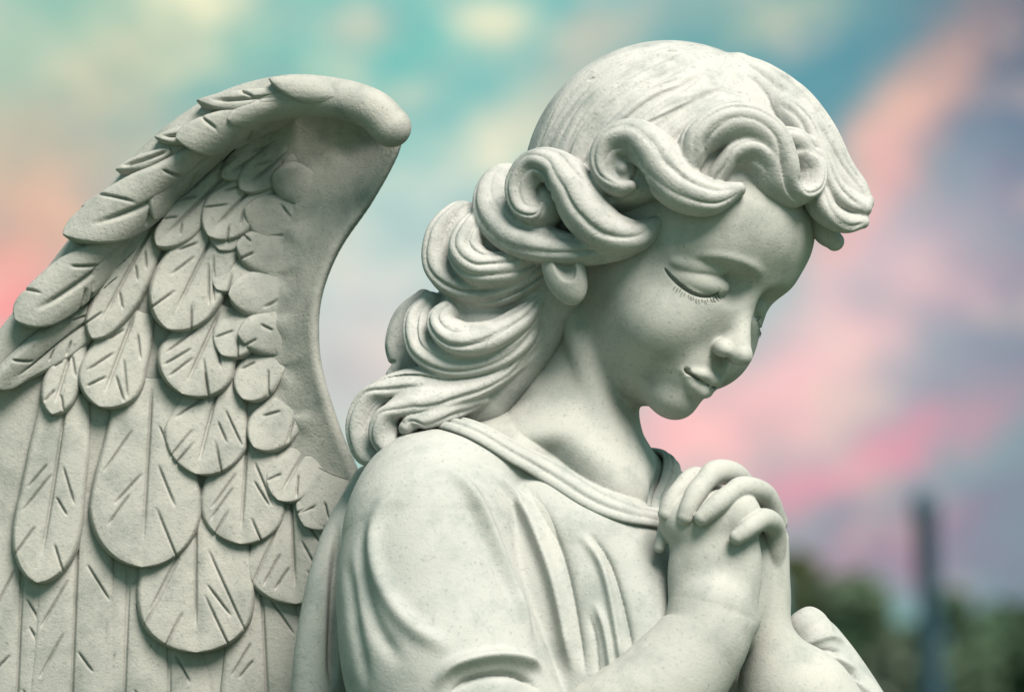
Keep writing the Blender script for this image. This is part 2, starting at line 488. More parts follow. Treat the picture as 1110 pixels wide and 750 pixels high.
# ---- head frame: right, up and forward of the bowed head
HYAW, HPITCH, HROLL = R(51), R(6), R(-22)
HS = 3.45
def _rot(y, p, r):
    cy, sy, cp, sp, cr, sr = math.cos(y), math.sin(y), math.cos(p), math.sin(p), math.cos(r), math.sin(r)
    return (np.array([[cr, -sr, 0], [sr, cr, 0], [0, 0, 1]]) @ np.array([[cy, 0, sy], [0, 1, 0], [-sy, 0, cy]])
            @ np.array([[1, 0, 0], [0, cp, -sp], [0, sp, cp]]))
_M = _rot(HYAW, HPITCH, HROLL)
HB = np.stack([-_M[:, 0], _M[:, 1], _M[:, 2]], 1)       # columns: right, up, forward
_e = HB @ (np.array([.137, -.042, .35]) * HS)
HO = at(773, 313, _e[2]) - _e                            # the near eye fixes where the head sits
def hp(*v): return HO + HB @ (np.array(v, float) * HS)
def mirror(P): P = np.asarray(P, float); return P - 2 * ((P - HO) @ HB[:, 0])[..., None] * HB[:, 0]
def hell(c, r, k=.1, op='add', tilt=None):
    rot = HB if tilt is None else HB @ tilt
    return ell(hp(*c), np.array(r) * HS, rot, k * HS, op)
def htube(pts, rad, k=.05, op='add'): return tube([hp(*p) for p in pts], np.array(rad) * HS, k=k * HS, op=op)
def rx(a): a = R(a); return np.array([[1, 0, 0], [0, math.cos(a), -math.sin(a)], [0, math.sin(a), math.cos(a)]])
def ry(a): a = R(a); return np.array([[math.cos(a), 0, math.sin(a)], [0, 1, 0], [-math.sin(a), 0, math.cos(a)]])
def rz(a): a = R(a); return np.array([[math.cos(a), -math.sin(a), 0], [math.sin(a), math.cos(a), 0], [0, 0, 1]])

head = Sculpt()
head.add(hell((0, .10, -.04), (.335, .40, .42), .05),
         hell((0, -.05, .10), (.285, .35, .295), .08),
         hell((0, .17, .14), (.31, .25, .300), .08),
         hell((0, -.255, .13), (.205, .21, .215), .08),
         hell((0, -.397, .288), (.085, .068, .075), .07))
for s in (1, -1):
    head.add(hell((s * .145, -.19, .225), (.125, .14, .125), .10))
head.add(hell((0, -.285, .295), (.11, .10, .095), .08))
for s in (1, -1):
    head.add(htube([(s * .25, .02, .23), (s * .20, .075, .305), (s * .12, .09, .36), (s * .04, .06, .375)], [.02, .022, .024, .02], .08))
    head.add(hell((s * .125, -.014, .385), (.09, .046, .06), .06, 'cut', ry(s * 16)))
for s in (1, -1): head.add(hell((s * .070, -.010, .402), (.042, .05, .042), .04, 'cut'))
# nose
head.add(htube([(0, .04, .350), (0, -.06, .378), (0, -.14, .425), (0, -.178, .445)], [.034, .031, .032, .034], .06),
         hell((0, -.186, .459), (.033, .030, .034), .03))
for s in (1, -1):
    head.add(hell((s * .040, -.193, .412), (.027, .027, .038), .030, tilt=ry(s * 20)),
             hell((s * .026, -.224, .428), (.015, .022, .026), .008, 'cut'))
head.add(hell((0, -.165, .418), (.040, .035, .035), .03))
# lips
for s in (1, -1):
    head.add(htube([(s * .088, -0.306, .352), (s * .055, -0.297, .378), (s * .022, -0.289, .391), (0, -0.295, .391)], [.008, .014, .018, .017], .025),
             htube([(s * .072, -0.320, .356), (s * .040, -0.334, .370), (0, -0.338, .378)], [.007, .018, .023], .022))
slit = [(.087, -0.304, .366), (.075, -0.308, .376), (.05, -0.310, .392), (.02, -0.312, .405), (0, -0.313, .408)]
slit = slit + [(-x, y, z) for x, y, z in slit[-2::-1]]
for dz in (0, -.011, -.022): head.add(htube([(x, y, z + dz) for x, y, z in slit], [.0035, .0048, .0045, .0038, .0035, .0038, .0045, .0048, .0035], .005, 'cut'))
for s in (1, -1): head.add(htube([(s * .088, -0.303, .364), (s * .091, -0.302, .361)], [.007, .004], .018, 'cut'))
# closed lids: a soft dome on each side, its lower edge resting on the cheek
head.add(crease(on(head, [(738, 281), (760, 277), (788, 279), (812, 287), (830, 300)]), .055, .035, (.35, .3)))
_ec = hit(head, 759, 305)
_er = rz(-11) @ ry(16)
_ec = _ec - np.array([0, 0, .095])
MIR = np.eye(3) - 2 * np.outer(HB[:, 0], HB[:, 0])
head.add(ell(hit(head, 757, 288) - np.array([0, 0, .085]), (.31, .10, .11), _er, .09))
head.add(ell(_ec, (.335, .150, .15), _er, .022), ell(mirror(_ec - np.array([0, 0, .02])), (.30, .145, .13), MIR @ _er, .03))
seam = on(head, [(720, 290), (727, 299), (739, 310), (752, 318), (766, 321), (776, 318), (782, 314)])
for P, m in ((seam, 1), (mirror(seam), 0)):
    for dz in (0, .022, .044) if m else (0,):
        head.add(tube(P + np.array([0, -.004, -dz]), [.008, .018, .021, .020, .017, .010, .003], k=.014, op='cut'))

# ---- the robe's shape, needed first: the body stays inside it
robe = Sculpt()
RT = ry(48)                                        # the body faces right and towards the camera
robe.add(ell(at(610, 720, -.1), (1.75, 2.6, 1.30), RT, .3))
robe.add(tube([at(660, 490, -.4), at(735, 575, -.8), at(795, 650, -.9)], [.40, .50, .62], k=.4))          # far shoulder
robe.add(tube([at(632, 600, .55), at(655, 720, .7), at(670, 860, .7)], [.75, .95, 1.1], k=.5))             # breast
robe.add(tube([at(560, 900, .3), at(570, 1300, .2), at(575, 2000, .1), at(580, 3600, 0)], [1.9, 2.1, 2.4, 3.0], k=.4))
robe.add(tube([at(672, 590, .75), at(690, 680, 1.0), at(700, 800, 1.1)], [.45, .5, .6], k=.5))
# the near sleeve swings free of the chest: one body with the shoulder, creased where it meets the breast
sleeve = Sculpt().add(tube([at(640, 470, -.5), at(560, 500, .22), at(470, 545, .55)], [.42, .60, .80], k=.5),
                      tube([at(470, 585, .75), at(472, 660, 1.0), at(494, 750, 1.3), at(560, 880, 1.4)], [.98, 1.06, 1.10, 1.0], k=.35))
_sl, _sh = bounds(sleeve)
robe.add(Prim(sleeve, _sl, _sh, .09))
# mantle hanging behind the arm
robe.add(tube([at(402, 525, -.2), at(368, 600, -.1), at(350, 700, 0), at(345, 820, .05)], [.22, .26, .30, .34], k=.06))
# far sleeve
robe.add(tube([at(780, 690, -.95), at(845, 745, -.5), at(905, 760, -.1)], [.42, .42, .34], k=.15),
         tube([at(876, 683, .0), at(888, 702, .02), at(906, 742, .05), at(934, 815, .1)], [.24, .30, .40, .56], k=.10),
         ell(at(866, 682, .42), (.12, .20, .16), rz(-28), .10, 'cut'))
robe0 = Sculpt(); robe0.p = list(robe.p)
# neckline: the height at which the robe stops, all the way round the neck
NAX = at(610, 500, -.25)
_near = on(robe0, [(436, 470), (462, 456), (490, 459), (519, 469), (558, 491), (597, 512), (645, 541), (685, 556), (714, 563)])
_far = np.array([at(748, 556, .85), at(752, 532, .2), at(724, 502, -.5), at(680, 478, -1.0), at(600, 440, -1.4), at(510, 436, -1.0)])
for _ in range(12):
    d = robe0(_far); G = np.stack([(robe0(_far + np.eye(3)[k] * .02) - d) / .02 for k in range(3)], 1)
    _far = _far - np.clip(d, -.1, .1)[:, None] * G / np.maximum((G * G).sum(1), .3)[:, None]
_ring = np.vstack([_near, _far])
_th = np.unwrap(np.arctan2(_ring[:, 0] - NAX[0], _ring[:, 2] - NAX[2]))
_o = np.argsort(_th); _th, _hy = _th[_o], _ring[_o, 1]
_th3 = np.r_[_th - 2 * math.pi, _th, _th + 2 * math.pi]; _hy3 = np.tile(_hy, 3)
_tt = np.linspace(-2 * math.pi, 2 * math.pi, 721)
_yy = np.interp(_tt, _th3, _hy3); _yy = np.convolve(np.pad(_yy, 6, mode='edge'), np.ones(13) / 13, 'valid')
def neck_h(P):
    th = np.arctan2(P[:, 0] - NAX[0], P[:, 2] - NAX[2])
    return (P[:, 1] - np.interp(th, _tt, _yy)) * .8

# ---- neck, chest, arms and hands grow from the same body
body = Sculpt()
body.add(tube([at(645, 320, -.40), at(632, 390, -.30), at(622, 450, -.15), at(610, 540, .05)], [.74, .64, .72, 1.05], k=.25))
body.add(tube([at(610, 390, -.4), at(560, 455, -.2), at(500, 500, .1)], [.45, .42, .45], k=.4))
body.add(ell(at(600, 660, -.1), (1.5, 1.7, 1.15), ry(45), 1.0))
# sterno-mastoid
body.add(tube([at(615, 330, .35), at(645, 430, .45), at(672, 520, .55)], [.12, .13, .1], k=.25))
body.add(tube([at(640, 480, -.5), at(692, 528, -.42), at(730, 572, .1)], [.42, .42, .38], k=.3), tube([at(545, 515, .30), at(605, 548, .62), at(690, 592, .94)], [.48, .50, .52], k=.6))
body.add(Prim(lambda P: np.minimum(robe0(P), .4) + .012 - 1.0 * np.maximum(neck_h(P) - .16, 0), (-8, -99, -8), (8, at(0, 360)[1], 8), .22, 'cap'))
body.p += head.p
# ear
body.add(ell(at(612, 296, 1.03), (.225, .36, .15), rz(22) @ ry(-12), .09),
         ell(at(611, 286, 1.20), (.11, .20, .16), rz(22) @ ry(-20), .05, 'cut'))
# near forearm and hand
body.add(tube([at(560, 860, 1.5), at(690, 775, 1.6), at(758, 700, 1.55), at(772, 660, 1.5)], [.62, .62, .50, .44], k=.2))
body.add(ell(at(775, 620, 1.42), (.50, .80, .33), rz(-3), .16),
         ell(at(775, 672, 1.42), (.48, .30, .40), None, .15))
body.add(tube([at(745, 565, 1.42), at(795, 560, 1.45)], [.30, .30], k=.15))
# far palm and forearm
body.add(tube([at(840, 585, .98), at(841, 640, .98), at(838, 690, .95), at(858, 750, .8), at(915, 850, .6)], [.15, .16, .26, .62, .68], k=.10),
         ell(at(812, 630, 1.0), (.30, .75, .28), None, .1))
# the far hand's fingers, closed over the near one
FING = [([(772, 528, .85), (754, 518, 1.15), (737, 532, 1.40), (727, 546, 1.52), (722, 557, 1.56)], [.11, .122, .108, .10, .088]),
        ([(812, 534, .85), (796, 515, 1.10), (776, 512, 1.40), (764, 522, 1.55), (755, 534, 1.64), (747, 549, 1.70), (743, 560, 1.71)], [.12, .132, .134, .112, .116, .10, .09]),
        ([(842, 566, .90), (829, 537, 1.15), (806, 529, 1.48), (792, 535, 1.64), (779, 545, 1.75), (769, 554, 1.79), (761, 561, 1.80)], [.12, .124, .128, .108, .111, .098, .086]),
        ([(839, 612, 1.02), (840, 574, 1.20), (828, 563, 1.50), (813, 571, 1.73), (806, 577, 1.78), (799, 582, 1.80)], [.12, .118, .122, .102, .096, .084]),
        ([(732, 550, 1.3), (722, 572, 1.36), (718, 584, 1.39), (715, 593, 1.40)], [.10, .085, .072, .06])]
for pts, rad in FING:
    body.add(tube([at(*p) for p in pts], rad, n=60, k=.022))
if ONLY in ('', 'body') or 'b' in ONLY:
    V, F = mesh_sdf(body, *bounds(body), .014)
    body_o = part('body', V, F, M_SKIN)
    # short lashes cut below the lid seam
    rl = random.Random(3)
    sc = resamp(catmull(np.array([(735, 308.5), (739, 311.5), (752, 319.5), (764, 323), (772, 321.5), (778, 319)], float).repeat(1, 0), 40) @ np.array([[1, 0, 0], [0, 1, 0]]), 17)
    lash = []
    for k, q in enumerate(sc):
        u = k / 16
        lash.append((q[0], q[1] - 1.5, q[0] - 5 + 9 * u + rl.uniform(-2, 2), q[1] + 8 - 4.5 * abs(u - .35) + rl.uniform(-2.5, 1.5)))
    for side in (0, 1):
        LV, LF = [], []
        for x0, y0, x1, y1 in lash:
            q = on(head, [(x0, y0 + 1, .012), ((x0 * .5 + x1 * .5) - .6, (y0 + y1) / 2 + .8, .014), (x1, y1, .002)])
            if side: q = mirror(q)
            c = resamp(catmull(q, 12), 7); o = len(LV); wl = rl.uniform(.7, 1.2)
            for k, pnt in enumerate(c):
                r = (.0052 * (1 - k / 6.6) + .0012) * wl
                d = nrm(c[min(k + 1, 6)] - c[max(k - 1, 0)]); aa = nrm(np.cross(d, (.1, .2, 1))); bb = np.cross(d, aa)
                for j in range(5): LV.append(pnt + (aa * math.cos(j * 1.2566) + bb * math.sin(j * 1.2566)) * r)
            for k in range(6):
                for j in range(5): LF.append((o + k * 5 + j, o + k * 5 + (j + 1) % 5, o + (k + 1) * 5 + (j + 1) % 5, o + (k + 1) * 5 + j))
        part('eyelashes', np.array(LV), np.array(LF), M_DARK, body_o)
# ================================================================= hair
hair = Sculpt()
cap = Sculpt()
cap.add(ell(at(724, 197, -.1), (1.55, 1.52, 1.45), None, .1), hell((0, .115, -.035), (.36, .41, .43), .2))
hair.p += cap.p
_pn = nrm(HB @ np.array([0, .36, -.31])); _po = hp(0, .03, .035)
hair.add(Prim(lambda P: -((P - _po) @ _pn), (-9, -9, -9), (9, 9, 9), .10, 'cap'))
HC = hp(0, .02, -.02)
def hl(pts, w, th, dz=0.0, z=None, grooves=3, amp=.026, k=.06, normals=None, phase=0.0, centre=None):
    """one carved lock; pts are picture points (with an optional depth), laid on the cap or at their own depth"""
    Q = []
    for p in pts:
        if len(p) > 2: Q.append(at(*p)); continue
        h = hit(cap, p[0], p[1])
        Q.append(at(p[0], p[1], h[2] + dz) if h is not None else at(p[0], p[1], z if z is not None else Q[-1][2] - .1))
    w = np.array(w, float) / 100; th = np.array(th, float) / 100
    hair.add(lock(Q, np.interp(np.linspace(0, 1, len(Q)), np.linspace(0, 1, w.size), w.ravel()) if w.size != len(Q) else w,
                  np.interp(np.linspace(0, 1, len(Q)), np.linspace(0, 1, th.size), th.ravel()) if th.size != len(Q) else th,
                  normals=normals, centre=HC if centre is None else centre, grooves=grooves, amp=amp, k=k, phase=phase))
def spiral(cx, cy, r0, r1, a0, a1, n=12):
    t = np.linspace(0, 1, n)
    return [(cx + (r0 + (r1 - r0) * q) * math.cos(R(a0 + (a1 - a0) * q)), cy + (r0 + (r1 - r0) * q) * math.sin(R(a0 + (a1 - a0) * q))) for q in t]
# strands combed back over the crown
for pts, a, w in [
    ([(735, 48), (690, 60), (645, 85), (610, 125), (585, 180), (578, 215)], -.045, .05),
    ([(745, 55), (700, 72), (655, 105), (622, 150), (603, 200)], -.05, .045),
    ([(755, 66), (715, 85), (672, 115), (640, 155), (622, 195)], -.05, .045),
    ([(765, 80), (725, 103), (690, 128), (662, 158)], -.05, .045),
    ([(730, 90), (690, 112), (655, 145), (632, 180)], .03, .05),
    ([(790, 95), (750, 112), (712, 138), (690, 150)], -.045, .045),
    ([(800, 108), (765, 122), (735, 140), (722, 155)], .05, .05),
    ([(810, 112), (780, 122), (752, 138), (742, 160)], -.05, .04),
    ([(790, 62), (830, 92), (862, 130), (878, 165)], -.05, .045),
    ([(770, 55), (815, 78), (852, 108), (880, 140)], .03, .05),
    ([(700, 52), (650, 72), (612, 105), (588, 150)], .03, .06),
    ([(715, 68), (672, 92), (636, 130), (612, 178)], .035, .05),
    ([(660, 62), (620, 92), (596, 130), (580, 170)], -.03, .04),
]:
    P = on(cap, pts)
    hair.add(crease(P, w * .9, a * 1.5, (.25, .2)))
_rg = random.Random(5)
for k in range(22):                                  # fine scratches between the larger strands
    q = k / 21
    x0 = 720 + 50 * q + _rg.uniform(-6, 6); x2 = 578 + 110 * q + _rg.uniform(-5, 5)
    pts = [(x0, 50 + 62 * q), ((x0 * .62 + x2 * .38), 66 + 58 * q + _rg.uniform(-4, 4)), ((x0 * .25 + x2 * .75), 105 + 40 * q + _rg.uniform(-4, 4)), (x2, 172 - 15 * q)]
    hair.add(crease(on(cap, pts), _rg.uniform(.018, .032), _rg.choice((-.03, -.022, .02)), (.3, .25)))
for k in range(9):
    q = k / 8
    pts = [(782 - 10 * q, 66 + 30 * q), (812 + 8 * q, 84 + 28 * q), (838 + 10 * q, 108 + 26 * q), (862 + 4 * q, 140 + 14 * q)]
    hair.add(crease(on(cap, pts), .025, -.028, (.3, .25)))
# worn pits on the crown
for x, y, r in [(729, 55, .035), (725, 64, .03), (716, 85, .03), (768, 110, .02), (640, 86, .025), (752, 73, .02), (655, 98, .02)]:
    h = hit(cap, x, y)
    hair.add(ell(h, (r * 1.9, r * .8, r * 1.0), rz(20), .02, 'cut'))
# --- curls framing the face
# broad wave that rolls into a scroll over the temple
A = [(800, 206), (770, 214), (742, 206), (722, 188), (708, 166), (688, 152), (666, 158), (655, 176), (657, 194), (670, 204), (684, 202)]
h = hit(cap, 673, 184); hair.add(ell(h + np.array([0, 0, .02]), (.17, .17, .12), None, .03), ell(h + np.array([0.01, 0, .08]), (.08, .08, .10), None, .03))
hl(A, [8, 20, 25, 26, 25, 22, 18, 15, 12, 9, 6], [12, 20, 24, 26, 27, 27, 26, 22, 18, 14, 8], dz=.10, grooves=3, k=.10)
# arch of hair above the brow, hooked at its end
Bc = [(746, 180, 1.40), (756, 154, 1.42), (780, 138, 1.40), (806, 137, 1.35), (829, 151, 1.27), (840, 176, 1.20), (847, 201, 1.14), (861, 212, 1.08), (875, 204, 1.02), (878, 187, .98), (868, 175, 1.0), (854, 173, 1.03)]
hl(Bc, [14, 19, 21, 21, 21, 20, 16, 13, 11, 10, 8, 5], [20, 26, 28, 28, 28, 28, 26, 24, 22, 20, 17, 12], grooves=3)
hl([(766, 208, 1.25), (778, 188, 1.32), (793, 171, 1.34), (812, 168, 1.32), (825, 181, 1.26), (834, 202, 1.18), (848, 214, 1.10)], [9, 12, 13, 13, 13, 13, 8], [14, 18, 22, 24, 24, 22, 14], grooves=2)
hair.add(ell(at(854, 187, 1.10), (.085, .085, .10), HB, .02))
hl([(836, 152, 1.1), (858, 160, .98), (876, 178, .86)], [12, 16, 12], [20, 24, 20], grooves=2)
hl([(862, 196, .85), (872, 190, .82), (878, 178, .80)], [14, 14, 12], [20, 20, 16], grooves=0)
# hair falling beyond the far brow
FC = at(800, 200, -.4)
hl([(800, 74, .22), (826, 90, .36), (855, 114, .46), (882, 148, .55), (905, 185, .60), (926, 208, .66), (938, 220, .70)], [18, 24, 27, 26, 21, 16, 9], [16, 22, 26, 26, 22, 18, 11], grooves=4, centre=FC, k=.14)
hl([(846, 118, .62), (866, 140, .72), (882, 172, .78), (897, 202, .82), (915, 218, .84), (936, 226, .80)], [14, 17, 17, 16, 15, 9], [20, 24, 24, 22, 18, 11], grooves=3, centre=FC, k=.1)
hl([(872, 170, .80), (880, 204, .88), (894, 228, .92), (913, 240, .88), (934, 240, .80)], [9, 13, 14, 13, 8], [14, 18, 20, 18, 10], grooves=2, centre=FC)
hl([(882, 222, .55), (894, 250, .5), (905, 262, .5)], [10, 13, 10], [12, 16, 12], grooves=0, centre=FC)
# scroll above the ear
hair.add(ell(at(587, 214, .92), (.17, .20, .16), None, .03), ell(at(590, 216, 1.03), (.08, .09, .08), None, .03))
Dc = [(716, 240, 1.1), (690, 256, 1.2), (660, 252, 1.25), (637, 232, 1.25), (622, 206, 1.2), (606, 186, 1.12), (585, 184, 1.03), (571, 202, .98), (573, 222, .98), (588, 232, 1.0), (600, 222, 1.02), (596, 210, 1.02)]
hl(Dc, [8, 18, 24, 26, 25, 22, 19, 17, 15, 13, 10, 7], [10, 18, 24, 28, 30, 30, 28, 26, 24, 22, 18, 12], dz=.14, z=.9, grooves=3)
# lock underneath it, over the ear
hl([(712, 256, 1.0), (680, 268, 1.05), (640, 272, 1.03), (600, 268, .95), (566, 256, .8), (546, 232, .6), (548, 206, .4), (566, 196, .3)], [7, 12, 16, 20, 24, 26, 20, 12], [10, 16, 22, 28, 32, 34, 30, 20], dz=.06, z=.75, grooves=3)
hair.add(tube([at(610, 290, .3), at(560, 370, .2), at(520, 430, .2)], [.40, .42, .36], k=.2))
# --- ringlets behind the neck (away from the cap: their own depth)
BC = at(600, 330, .2)
def back(pts, w, th, grooves=3, amp=.03, k=.06, c=BC, phase=0): hl(pts, w, th, grooves=grooves, amp=amp, k=k, centre=c + np.array([0, 0, -.9]), phase=phase)
# top ringlet
hair.add(ell(at(530, 268, .15), (.62, .46, .55), rz(-12), .1))
back([(513, 232, .25), (497, 236, .35), (478, 258, .45), (478, 292, .5), (505, 314, .55), (545, 315, .6), (580, 300, .6), (600, 278, .55)], [7, 14, 15, 16, 17, 16, 14, 10], [12, 18, 20, 22, 22, 20, 18, 14], 3)
back([(528, 238, .4), (512, 252, .6), (506, 274, .7), (524, 292, .75), (556, 290, .75), (588, 272, .68)], [8, 16, 20, 21, 18, 10], [14, 20, 24, 24, 20, 14], 3)
hair.add(tube([at(514, 240, .3), at(518, 231, .3)], [.09, .055], k=.05))
# middle ringlet
hair.add(ell(at(525, 352, .1), (.66, .44, .5), rz(-14), .1))
back([(470, 330, .3), (456, 350, .4), (462, 378, .48), (494, 394, .55), (532, 390, .58), (566, 370, .55), (590, 335, .45)], [12, 15, 16, 17, 16, 15, 10], [16, 20, 22, 22, 20, 18, 14], 3)
back([(492, 336, .5), (482, 352, .62), (500, 368, .7), (534, 366, .7), (568, 346, .62), (592, 318, .5)], [9, 15, 19, 20, 16, 8], [16, 22, 24, 24, 20, 12], 3)
# outer tress behind it
back([(462, 325, -.05), (444, 345, -.05), (436, 372, 0), (440, 396, .05), (428, 410, .1)], [10, 14, 15, 14, 8], [14, 18, 20, 18, 12], 2)
# lowest tress, curling in on the shoulder
hair.add(ell(at(470, 432, .1), (.62, .34, .42), rz(22), .12))
back([(580, 360, .45), (545, 398, .5), (498, 412, .5), (448, 414, .45), (410, 428, .4), (394, 458, .4), (400, 486, .42), (412, 492, .45)], [9, 14, 15, 15, 15, 15, 14, 9], [14, 18, 20, 20, 20, 20, 20, 16], 3)
back([(572, 385, .4), (530, 412, .55), (484, 428, .6), (446, 436, .62), (422, 450, .62), (416, 470, .62), (428, 484, .62), (446, 478, .6)], [8, 12, 14, 14, 13, 12, 10, 6], [14, 18, 20, 20, 18, 18, 16, 12], 2)
back([(520, 430, .5), (480, 446, .62), (452, 454, .68), (440, 464, .7)], [10, 13, 12, 8], [14, 16, 16, 12], 2)
if ONLY in ('', 'hair') or 'h' in ONLY:
    V, F = mesh_sdf(hair, *bounds(hair), .013)
    part('hair', V, F, M_HAIR)
# ================================================================= robe
robe.add(Prim(lambda P: neck_h(P) + .05, (-9,) * 3, (9,) * 3, .02, 'cap'))
collar = Sculpt()
FOLDS = [  # picture path, width, height of the fold
    ([(425, 520), (404, 575), (412, 630), (446, 680), (500, 708)], .10, .06),
    ([(395, 560), (392, 620), (408, 680), (440, 725)], .09, -.04),
    ([(466, 512), (492, 512), (520, 550), (540, 600), (558, 645), (578, 705)], .085, .095),
    ([(488, 530), (512, 560), (538, 612), (560, 660)], .12, -.03),
    ([(518, 500), (562, 540), (588, 597), (606, 652), (624, 740)], .07, .10),
    ([(566, 520), (598, 570), (618, 630), (636, 740)], .06, -.06, True),
    ([(622, 572), (648, 604), (662, 650), (676, 735)], .045, .06),
    ([(634, 572), (660, 606), (676, 655), (690, 720)], .04, -.06, True),
    ([(643, 648), (656, 685), (664, 740)], .04, .05),
    ([(636, 660), (645, 690), (650, 740)], .04, -.03, True),
    ([(366, 560), (362, 640), (360, 750)], .05, -.10),
    ([(468, 752), (490, 722), (540, 711), (574, 718), (590, 728)], .07, .11),
    ([(482, 760), (502, 738), (545, 729), (572, 736), (586, 750)], .05, -.11, True),
    ([(375, 600), (385, 680), (400, 750)], .10, -.04),
    ([(862, 662), (880, 660), (896, 672), (902, 690)], .045, .025),
    ([(868, 702), (886, 694), (902, 690), (916, 698)], .04, .045),
    ([(870, 712), (890, 704), (912, 706)], .035, -.045, True),
    ([(884, 722), (906, 714), (930, 728)], .04, .045),
    ([(888, 732), (912, 725), (938, 744)], .035, -.045, True),
    ([(902, 744), (924, 738), (946, 756)], .04, .045),
]
_base = Sculpt(); _base.p = list(robe.p)
for pts, w, a, *sh in FOLDS:
    fine = catmull(np.array(pts, float), 18)
    fine = on(_base, fine)
    for _ in range(2): fine[1:-1] = (fine[:-2] + 2 * fine[1:-1] + fine[2:]) / 4
    robe.add(crease(fine, w, a * (1.25 if sh else 1.15), (.3, .2), bool(sh), _base))
# the hem of the neckline: a narrow band with two raised edges, lying on the robe
_e = .02
_g = np.stack([(robe0(_ring[_o] + np.eye(3)[k] * _e) - robe0(_ring[_o] - np.eye(3)[k] * _e)) for k in range(3)], 1)
_g /= np.linalg.norm(_g, axis=1)[:, None] + 1e-9
_cr = np.vstack([_ring[_o], _ring[_o][:2]]); _cn = np.vstack([_g, _g[:2]])
collar.add(lock(_cr + _cn * .008, .165, .052, normals=_cn, grooves=3, amp=.035, k=.01, n=260, phase=.5))
if ONLY in ('', 'robe') or 'r' in ONLY:
    lo, hi = bounds(robe); lo[1] = max(lo[1], -30)
    up = Sculpt(); up.p = list(robe.p)
    cut_y = at(0, 830)[1]
    # upper robe, finely carved; the plain skirt below it is a coarser shell of the same part
    up.add(Prim(lambda P: cut_y - P[:, 1], (-9,) * 3, (9,) * 3, .02, 'cap'))
    lo1 = lo.copy(); lo1[1] = cut_y - .1
    V, F = mesh_sdf(up, lo1, hi, .018)
    lw = Sculpt(); lw.p = list(robe0.p)
    lw.add(Prim(lambda P: P[:, 1] - (cut_y + .01), (-9, -99, -9), (9, 99, 9), .02, 'cap'))
    hi2 = hi.copy(); hi2[1] = cut_y + .1
    V2, F2 = mesh_sdf(lw, lo, hi2, .12)
    robe_o = part('robe', np.vstack([V, V2]), np.vstack([F, F2 + len(V)]), M_ROBE)
    V, F = mesh_sdf(collar, *bounds(collar), .014)
    part('collar_band', V, F, M_ROBE, robe_o)
# ================================================================= wing
wing = Sculpt()
WZ = -1.15
OUT = [(-60, 470), (-20, 400), (40, 335), (95, 265), (140, 205), (190, 150), (250, 112), (320, 95), (380, 95), (430, 118), (440, 160), (410, 220),
       (372, 275), (352, 330), (352, 390), (372, 460), (400, 530), (430, 640), (440, 800), (430, 1000), (360, 1150), (150, 1200), (-60, 1050)]
_poly = np.array([at(x, y, WZ)[:2] for x, y in OUT])
_poly = catmull(np.vstack([_poly[-1:], _poly, _poly[:2]]), 26 * 6 + 1)[6:-12]
_fine = resamp(np.c_[np.vstack([_poly, _poly[:1]]), np.zeros(len(_poly) + 1)], 800)
def poly_d(Q):
    ins = np.zeros(len(Q), bool)
    _, d2 = near_line(np.c_[Q, np.zeros(len(Q))], _fine)
    for i in range(len(_poly)):
        a, b = _poly[i], _poly[(i + 1) % len(_poly)]
        c = ((a[1] <= Q[:, 1]) != (b[1] <= Q[:, 1])) & (Q[:, 0] < (b[0] - a[0]) * (Q[:, 1] - a[1]) / (b[1] - a[1] + 1e-12) + a[0])
        ins ^= c
    return np.sqrt(d2) * np.where(ins, -1, 1)
# the bare edge: the ground of the wing rises in a smooth hollow towards the rim
RIM = resamp(catmull(np.array([[*at(x, y, WZ)[:2], h] for x, y, h in [(250, 100, .35), (320, 88, .60), (390, 92, .92), (436, 116, 1.12), (452, 145, 1.12), (440, 185, 1.0), (410, 232, .84), (376, 282, .70), (356, 335, .58),
                 (358, 395, .48), (378, 460, .38), (402, 525, .30), (430, 640, .22), (440, 800, .15)]]), 300), 360)
def rise(Q):
    out = np.empty(len(Q))
    for a in range(0, len(Q), 4000):
        d = np.sqrt(((Q[a:a + 4000, None, :] - RIM[None, :, :2]) ** 2).sum(-1)); m = d.min(1)
        e = np.exp(-(d - m[:, None]) / .12); hh = (e * RIM[None, :, 2]).sum(1) / e.sum(1)
        w = np.clip(1 - m / 1.30, 0, 1); out[a:a + 4000] = hh * w * w * (.55 + .45 * w)
    return out
_ax = np.arange(_poly[:, 0].min() - 1.2, _poly[:, 0].max() + 1.2, .035); _ay = np.arange(_poly[:, 1].min() - 1.2, _poly[:, 1].max() + 1.2, .035)
_gq = np.stack(np.meshgrid(_ax, _ay, indexing='ij'), -1)
PD = poly_d(_gq.reshape(-1, 2)).reshape(_gq.shape[:2]); RD = rise(_gq.reshape(-1, 2)).reshape(_gq.shape[:2])
for _ in range(12): RD[1:-1, 1:-1] = (RD[:-2, 1:-1] + RD[2:, 1:-1] + RD[1:-1, :-2] + RD[1:-1, 2:] + RD[1:-1, 1:-1]) / 5
def slab_f(P):
    u = np.clip((P[:, 0] - _ax[0]) / .035, 0, len(_ax) - 1.001); v = np.clip((P[:, 1] - _ay[0]) / .035, 0, len(_ay) - 1.001)
    i, j = u.astype(int), v.astype(int); a, b = u - i, v - j
    look = lambda M: M[i, j] * (1 - a) * (1 - b) + M[i + 1, j] * a * (1 - b) + M[i, j + 1] * (1 - a) * b + M[i + 1, j + 1] * a * b
    d = look(PD)
    zc = WZ - .22 + .05 * np.sin(P[:, 0] * 1.1 + 1) + .10 * np.clip((P[:, 1] + 1) / 3, -1.5, 1) * -1 + look(RD)
    q = (np.abs(P[:, 2] - zc) - .10) * .75
    r = .16
    e = d + r
    return np.sqrt(np.maximum(e, 0) ** 2 + np.maximum(q, 0) ** 2) + np.minimum(np.maximum(e, q), 0) - r * .75
